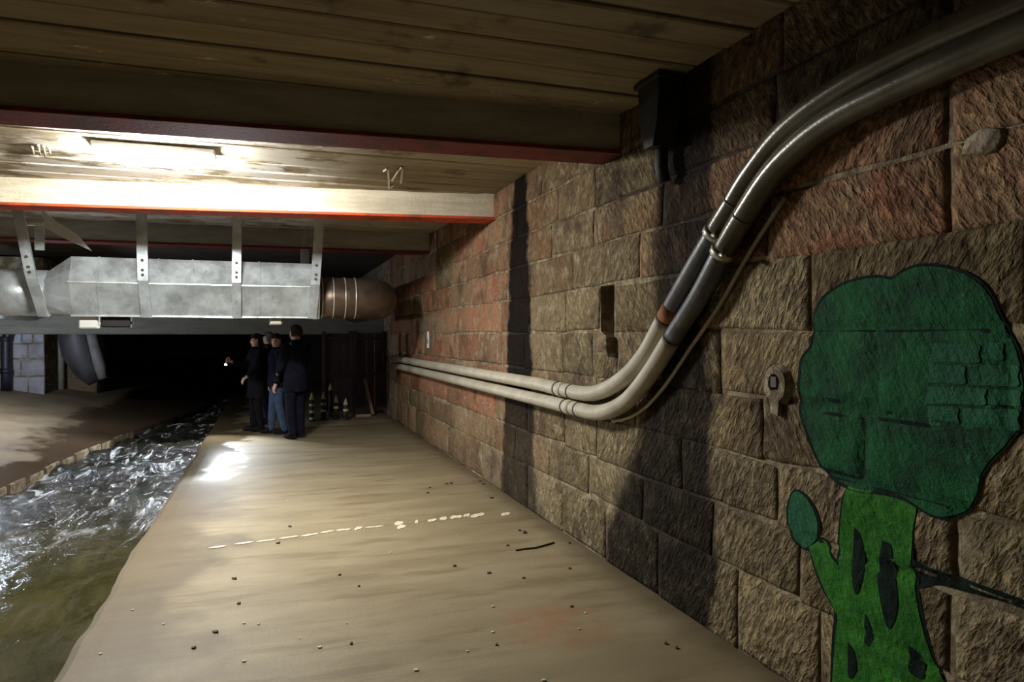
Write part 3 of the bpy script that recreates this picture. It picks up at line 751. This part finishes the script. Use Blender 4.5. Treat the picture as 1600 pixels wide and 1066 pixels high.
# maroon gate beside the people
gy = 15.1; gx0, gx1 = atY(506, 600, gy).x, WALLX + .005
t = thing('metal_gate', 'dark maroon metal gate at the far end beside the wall', 'gate', (0, gy, 0))
for x in (gx0, (gx0+gx1)/2, gx1-.035): box('gate_post', (x-.035, -.035, 0), (x+.035, .035, 1.74), MT['maroon'], t)
for z in (.12, .85, 1.6): box('gate_rail', (gx0, -.02, z-.03), (gx1-.03, .02, z+.03), MT['maroon'], t)
k = 0; x = gx0 + .05
while x < gx1 - .14: box('gate_panel', (x, .022, .08), (x+.155, .035, 1.7), MT['maroon'], t); x += .165
p0, p1 = atZ(583, 648, 0), None
a = Vector((atY(583, 648, gy-.30).x, gy-.30, .0)); top = atY(570, 592, gy-.05)
t = tag(tube('leaning_batten', [a + Vector((0, 0, .03)), Vector((top.x, gy-.10, top.z))], .04, MT['timber'], None, 4), 'pale timber batten leaning against the maroon gate', 'timber')
b0 = atY(556, 646, gy-.4); tag(box('floor_batten', (b0.x, gy-.42, 0), (a.x-.06, gy-.36, .05), MT['timber'], None, .005), 'pale timber batten lying on the floor before the gate', 'timber')
def bollard(px, ytop, yb, h, label, nb):
    p = atZ(px, yb, 0); t = thing('marker_post', label, 'post', (p.x, p.y, 0), 0, 'banded marker posts before the gate')
    tube('post', [(0, 0, .03), (0, 0, h)], [.045, .04], MT['black'], t, 10); tube('post_base', [(0, 0, 0), (0, 0, .04)], .055, MT['black'], t, 12)
    tube('pointed_cap', [(0, 0, h), (0, 0, h+.14)], [.052, .008], MT['reflect'], t, 10)
    for k in range(nb): z = h - .1 - k*.13; tube('band', [(0, 0, z-.025), (0, 0, z+.025)], .053, MT['reflect'], t, 10)
for a in ((487, 617, 659, .42, 'marker post with three pale bands, closest to the people', 3), (505, 615, 657, .42, 'banded marker post second from the people', 2), (516, 608, 652, .55, 'taller marker post without bands, third from the people', 0), (525, 622, 656, .34, 'short banded marker post fourth from the people', 1), (540, 628, 657, .30, 'shortest marker post, nearest to the maroon gate middle', 1)):
    bollard(*a)

# ------------------------------------------------------------------ people
def skin_mesh(name, verts, edges, root=0, sub=1):
    me = bpy.data.meshes.new(name); me.from_pydata([v[0] for v in verts], edges, []); ob = bpy.data.objects.new(name, me); C.objects.link(ob)
    md = ob.modifiers.new('s', 'SKIN'); md.use_smooth_shade = True
    for i, v in enumerate(verts):
        r = v[1] if isinstance(v[1], tuple) else (v[1], v[1]); me.skin_vertices[0].data[i].radius = r
    me.skin_vertices[0].data[root].use_root = True
    sd = ob.modifiers.new('u', 'SUBSURF'); sd.levels = sub; sd.render_levels = sub
    dg = bpy.context.evaluated_depsgraph_get(); out = bpy.data.meshes.new_from_object(ob.evaluated_get(dg))
    bpy.data.objects.remove(ob); out.name = name
    for p in out.polygons: p.use_smooth = True
    return out
MT['skin'] = mottled('skin', (.52, .31, .22), (.60, .37, .27), 20, .5, 0, .05, 60, True)
def cloth(n, a, b): return mottled(n, a, b, 14, .95, 0, .25, 60, True, .08)
MT['cloth_black'] = cloth('black_cloth', (.005, .005, .007), (.010, .010, .013)); MT['cloth_navy'] = cloth('navy_cloth', (.006, .007, .013), (.011, .012, .022))
MT['denim'] = cloth('denim', (.035, .055, .10), (.055, .08, .14)); MT['hairdark'] = cloth('dark_hair', (.02, .014, .010), (.04, .028, .02)); MT['hairgrey'] = cloth('grey_hair', (.09, .08, .07), (.14, .13, .12))
MT['shoe'] = cloth('black_shoe', (.008, .008, .008), (.016, .015, .014)); MT['eye'] = M('eye', .2, col=(.02, .02, .02)).m
def hand(V, E, wrist, d, side, curl):
    """five fingers rooted in the palm; d = direction of the hand, side = thumb side"""
    d = d.normalized(); s = side.normalized(); nrm = d.cross(s).normalized()*curl
    b = len(V); V.append((tuple(V[wrist][0] + d*.05), (.036, .024))) if False else V.append((tuple(Vector(V[wrist][0]) + d*.05), (.034, .022))); E.append((wrist, b)); root = Vector(V[b][0])
    for k, ln in enumerate((.070, .078, .072, .056)):
        off = s*(.030 - .020*k); p1 = root + off + d*.035; p2 = p1 + d*ln*.5 + nrm*ln*.25; p3 = p2 + d*ln*.2 + nrm*ln*.5
        i = len(V); V += [(tuple(p1), .010), (tuple(p2), .0088), (tuple(p3), .0075)]; E += [(b, i), (i, i+1), (i+1, i+2)]
    p1 = Vector(V[wrist][0]) + d*.03 + s*.038; p2 = p1 + s*.022 + d*.035; p3 = p2 + d*.026 + nrm*.012
    i = len(V); V += [(tuple(p1), .013), (tuple(p2), .0105), (tuple(p3), .0088)]; E += [(b, i), (i, i+1), (i+1, i+2)]
def person(label, loc, rz, H, coat, trs, hair, arms, coatlen=.78, stride=.06, longhair=0, turn=0.0):
    """faces +y locally; arms = (left elbow, left hand, right elbow, right hand)"""
    t = thing('person', label, 'person', loc, rz); s = H/1.7
    W = .19; v3 = Vector
    V = [((0, 0, .93), (.15, .11)), ((0, .0, 1.10), (.13, .10)), ((0, -.005, 1.28), (.165, .11)), ((0, -.01, 1.40), (.10, .075)), ((0, .0, 1.475), (.056, .058)),
         ((0, .015, 1.54), (.062, .075)), ((0, .012, 1.60), (.074, .092)), ((0, .005, 1.66), (.062, .075))]
    E = [(0, 1), (1, 2), (2, 3), (3, 4), (4, 5), (5, 6), (6, 7)]
    rot = Matrix.Rotation(turn, 3, 'Z')
    for k in (5, 6, 7): V[k] = (tuple(rot @ v3(V[k][0])), V[k][1])
    nz = rot @ v3((0, .105, 1.575)); V.append((tuple(nz), .013)); E.append((6, 8))                      # nose
    for sd in (-1, 1):                                                 # ears
        V.append((tuple(rot @ v3((sd*.082, -.002, 1.575))), (.012, .022))); E.append((6, len(V)-1))
    legs = []
    for sd in (-1, 1):
        f = stride*sd; b = len(V)
        V += [((sd*.095, 0, .86), .085), ((sd*.10, f*.4+.015, .50), .060), ((sd*.105, f-.02, .10), .042), ((sd*.108, f+.05, .045), (.036, .028))]
        E += [(0, b), (b, b+1), (b+1, b+2), (b+2, b+3)]; legs.append(b)
    ar = []
    for sd, el, ha in ((-1, arms[0], arms[1]), (1, arms[2], arms[3])):
        b = len(V); V += [((sd*W, -.01, 1.385), .055), (el, .043), (ha, (.028, .022))]; E += [(3, b), (b, b+1), (b+1, b+2)]; ar.append(b)
        d = v3(ha) - v3(el); side = v3((-sd, .3, 0)) if abs(d.normalized().z) > .6 else v3((0, 0, 1))
        side = (side - d.normalized()*side.dot(d.normalized())); hand(V, E, b+2, d, side, 1 if sd < 0 else -1)
    me = skin_mesh('body', V, E, 0, 1); body = link('body', me, MT['skin'], t)
    for sd in (-1, 1):
        bm = bmesh.new(); bmesh.ops.create_uvsphere(bm, u_segments=8, v_segments=6, radius=.011)
        e = rot @ v3((sd*.032, .092, 1.605))
        for q in bm.verts: q.co += e
        obj('eye', bm, MT['eye'], t, True)
    bm = bmesh.new(); m_ = rot @ v3((0, .094, 1.525)); add_box(bm, (-.024, -.006, -.005), (.024, .006, .005), Matrix.Translation(m_) @ rot.to_4x4()); obj('mouth', bm, MT['maroon'], t)
    # coat with sleeves
    bm = bmesh.new(); prev = None; ns = 20
    for z, rx, ry in ((coatlen, .205, .150), (coatlen+.01, .212, .157), (1.0, .186, .142), (1.12, .178, .136), (1.28, .205, .142), (1.37, .212, .125), (1.42, .165, .10), (1.455, .095, .085), (1.50, .072, .075), (1.495, .062, .066)):
        ring = [bm.verts.new((rx*math.cos(2*PI*k/ns), ry*math.sin(2*PI*k/ns)*(1.0 + .05*math.sin(k*2.1+z*9)) - .004, z + (.012*math.sin(k*1.7) if z < .95 else 0))) for k in range(ns)]
        if prev:
            for k in range(ns): bm.faces.new((prev[k], prev[(k+1) % ns], ring[(k+1) % ns], ring[k]))
        prev = ring
    for b in ar:
        q = [v3(V[b][0]), v3(V[b+1][0]), v3(V[b+2][0])]
        add_tube(bm, [q[0] + (v3((0, 0, 1.36)) - q[0])*.35, q[0], q[0].lerp(q[1], .5), q[1], q[1].lerp(q[2], .5), q[1].lerp(q[2], .92)], [.07, .078, .070, .062, .055, .048], 12)
    obj('coat', bm, coat, t, True)
    bm = bmesh.new(); prev = None
    for z, rx, ry in ((1.04, .165, .125), (.96, .18, .135), (.88, .185, .135), (.80, .17, .115), (.79, .10, .06)):
        ring = [bm.verts.new((rx*math.cos(2*PI*k/16), ry*math.sin(2*PI*k/16), z)) for k in range(16)]
        if prev:
            for k in range(16): bm.faces.new((prev[k], prev[(k+1) % 16], ring[(k+1) % 16], ring[k]))
        prev = ring
    bm.faces.new(prev)
    for b in legs:
        q = [v3(V[b][0]), v3(V[b+1][0]), v3(V[b+2][0])]
        add_tube(bm, [q[0], q[0].lerp(q[1], .5), q[1], q[1].lerp(q[2], .35), q[2], v3((q[2].x, q[2].y, .05))], [.092, .086, .068, .070, .058, .062], 14)
    obj('trousers', bm, trs, t, True)
    for b in legs:
        bm = bmesh.new(); x, y, _ = V[b+2][0]
        bmesh.ops.create_uvsphere(bm, u_segments=12, v_segments=8, radius=1)
        for q in bm.verts: q.co = v3((x + q.co.x*.052, y + .06 + q.co.y*.145, max(0, .04 + q.co.z*(.06 if q.co.y < .2 else .045))))
        obj('shoe', bm, MT['shoe'], t, True)
    bm = bmesh.new(); bmesh.ops.create_uvsphere(bm, u_segments=16, v_segments=12, radius=1)
    bmesh.ops.delete(bm, geom=[q for q in bm.verts if q.co.y > .25 and q.co.z < .45 or q.co.z < -.55], context='VERTS')
    for q in bm.verts:
        z = q.co.z*.125 + 1.60; y = q.co.y*.118 - .008; x = q.co.x*.094
        if longhair and q.co.z < 0: z += q.co.z*longhair
        q.co = rot @ v3((x, y, z)) + v3((0, 0, .012))
    h = obj('hair', bm, hair, t, True); sm = h.modifiers.new('th', 'SOLIDIFY'); sm.thickness = .012
    t.scale = (s, s, s); return t
down = ((-.25, -.03, 1.10), (-.25, .06, .86), (.25, -.03, 1.10), (.25, .06, .86))
p1 = atZ(400, 674, 0); p2 = atZ(419, 662, 0); p3 = atZ(432, 678, 0); p4 = atZ(462, 685, 0)
T1 = Vector((p1.x, p1.y, 0))
person('person in a long black coat at the front of the group, shining a small torch', p1, PI*.60, 1.66, MT['cloth_black'], MT['cloth_black'], MT['hairdark'],
       ((-.24, .06, 1.13), (-.20, .22, .98), (.23, .12, 1.17), (.10, .40, 1.24)), .60, .03, .25)
person('person mostly hidden in the middle, between the torch bearer and blue jeans', p2, PI*.35, 1.70, MT['cloth_black'], MT['cloth_navy'], MT['hairgrey'], down, .70, .05)
person('person in dark jacket and blue jeans, third from the river', p3, PI*.55, 1.66, MT['cloth_navy'], MT['denim'], MT['hairdark'], down, .82, .09, 0, .9)
person('tallest person in all dark clothes, right end of the group', p4, PI*.20, 1.80, MT['cloth_navy'], MT['cloth_navy'], MT['hairdark'],
       ((-.25, .03, 1.10), (-.16, .22, 1.02), (.25, .0, 1.10), (.24, .10, .88)), .72, .04)
# torch in the first person's hand
rz = PI*.60; s_ = 1.66/1.7; hp = Matrix.Rotation(rz, 3, 'Z') @ (Vector((.08, .465, 1.225))*s_) + p1
tgt = Vector((-1.6, 10.6, 0)); dv = (tgt - hp).normalized()
t = thing('torch', 'small bright torch held out by the person nearest the river', 'torch', hp)
tube('torch_body', [-dv*.07, dv*.05], .014, MT['black'], t, 10); tube('torch_head', [dv*.045, dv*.075], [.016, .022], MT['black'], t, 12)
eg = M('torch_lens'); eg.b.inputs['Emission Color'].default_value = (.9, .95, 1, 1); eg.b.inputs['Emission Strength'].default_value = 40
tube('lens', [dv*.0755, dv*.080], .02, eg.m, t, 12)
L = bpy.data.lights.new('torch_light', 'SPOT'); L.energy = TORCH_WATTS; L.color = (.90, .95, 1); L.spot_size = math.radians(125); L.spot_blend = .55; L.shadow_soft_size = .02
lo = bpy.data.objects.new('torch_light', L); C.objects.link(lo); lo.parent = t; lo.location = dv*.09; lo.rotation_euler = dv.to_track_quat('-Z', 'Y').to_euler()

# ------------------------------------------------------------------ floor: joint remnants, leaf scraps, chips
def flat_bit(name, pts, mat, parent=None, h=.004, curl=0):
    bm = bmesh.new(); A = [bm.verts.new((x, y, h + curl*noise.noise(Vector((x*40, y*40, 0))))) for x, y in pts]; B = [bm.verts.new((x, y, 0.0)) for x, y in pts]
    bm.faces.new(A); bm.faces.new(B[::-1])
    for i in range(len(A)): j = (i+1) % len(A); bm.faces.new((A[i], B[i], B[j], A[j]))
    return obj(name, bm, mat, parent)
def blob(n, rx, ry, a=0):
    out = []
    for k in range(n):
        th = 2*PI*k/n; r = random.uniform(.7, 1.15); x, y = rx*r*math.cos(th), ry*r*math.sin(th)
        out.append((x*math.cos(a) - y*math.sin(a), x*math.sin(a) + y*math.cos(a)))
    return out
for x0, y0, x1, y1, hw in ((735, 808, 757, 804, 3.5), (703, 810, 722, 808, 3), (687, 812, 698, 811, 3.5), (668, 815, 682, 813, 2.5), (783, 805, 797, 803, 2.5), (620, 826, 634, 823, 3.5), (553, 828, 566, 825, 2.5), (648, 817, 653, 816, 3), (616, 820, 630, 818, 4), (724, 807, 734, 805, 3),
                         (500, 834, 522, 830, 1.6), (470, 839, 497, 835, 1.5), (435, 843, 466, 839, 1.3), (400, 848, 430, 844, 1.3), (365, 852, 395, 848, 1.3), (325, 858, 352, 854, 1.5), (525, 830, 548, 828, 1.5), (570, 826, 600, 823, 1.2)):
    pts = []
    n = 5
    for k in range(n+1): f = k/n; q = atZ(x0+(x1-x0)*f, y0+(y1-y0)*f - hw*random.uniform(.5, 1)*(1 if 0 < k < n else .3)); pts.append((q.x, q.y))
    for k in range(n+1): f = 1-k/n; q = atZ(x0+(x1-x0)*f, y0+(y1-y0)*f + hw*random.uniform(.5, 1)*(1 if 0 < k < n else .3)); pts.append((q.x, q.y))
    flat_bit('joint_filler', pts, MT['chip'], floor)
lf = [(365, 906, 9), (710, 886, 8), (820, 833, 12), (812, 830, 7), (764, 897, 7), (452, 824, 7), (434, 850, 6), (755, 757, 6), (768, 779, 7), (705, 756, 7), (698, 757, 6), (750, 753, 5), (671, 763, 5), (668, 771, 5), (712, 712, 5), (793, 854, 5), (890, 890, 6), (894, 950, 5), (818, 905, 5), (372, 945, 7), (335, 990, 8), (301, 1015, 7), (548, 1008, 6), (776, 1010, 5), (1041, 1008, 5), (1058, 1015, 6), (530, 900, 5), (890, 850, 4), (905, 838, 4), (560, 918, 5)]
for px, py, r in lf:
    q = atZ(px, py); d = (q - Vector((0, 0, HC))).length; s = .55*r*d/F
    o = flat_bit('leaf_scrap', blob(7, s, s*random.uniform(.5, .9), random.random()*3), MT['leaf'], None, .009, .006); o.location = (q.x, q.y, 0)
    tag(o, 'small dark scrap of dead leaf lying on the tan floor', 'leaf', 'dead leaf scraps on the floor')
q = [atZ(x, y) + Vector((0, 0, .007)) for x, y in ((806, 862), (820, 860), (838, 858), (852, 854), (866, 850))]
tag(tube('twig', q, .007, MT['leaf'], None, 6), 'thin dark twig lying on the floor close to the stone wall', 'twig')
for px, py in ((380, 976), (403, 977), (448, 783), (467, 1000), (155, 1024), (254, 977), (770, 950), (499, 1014), (610, 865), (604, 806), (714, 838), (541, 976), (770, 990), (850, 1066), (206, 955), (905, 985), (650, 1050), (730, 1020), (915, 960), (380, 1036)):
    q = atZ(px, py); s = random.uniform(.006, .012); bm = bmesh.new(); bmesh.ops.create_icosphere(bm, subdivisions=1, radius=s)
    for v in bm.verts: v.co.z = v.co.z*.5 + s*.4; v.co.x *= 1.3
    o = obj('pale_chip', bm, MT['chip']); o.location = (q.x, q.y, 0); tag(o, 'tiny pale stone chip lying on the tan concrete floor', 'chip', 'pale stone chips on the floor')
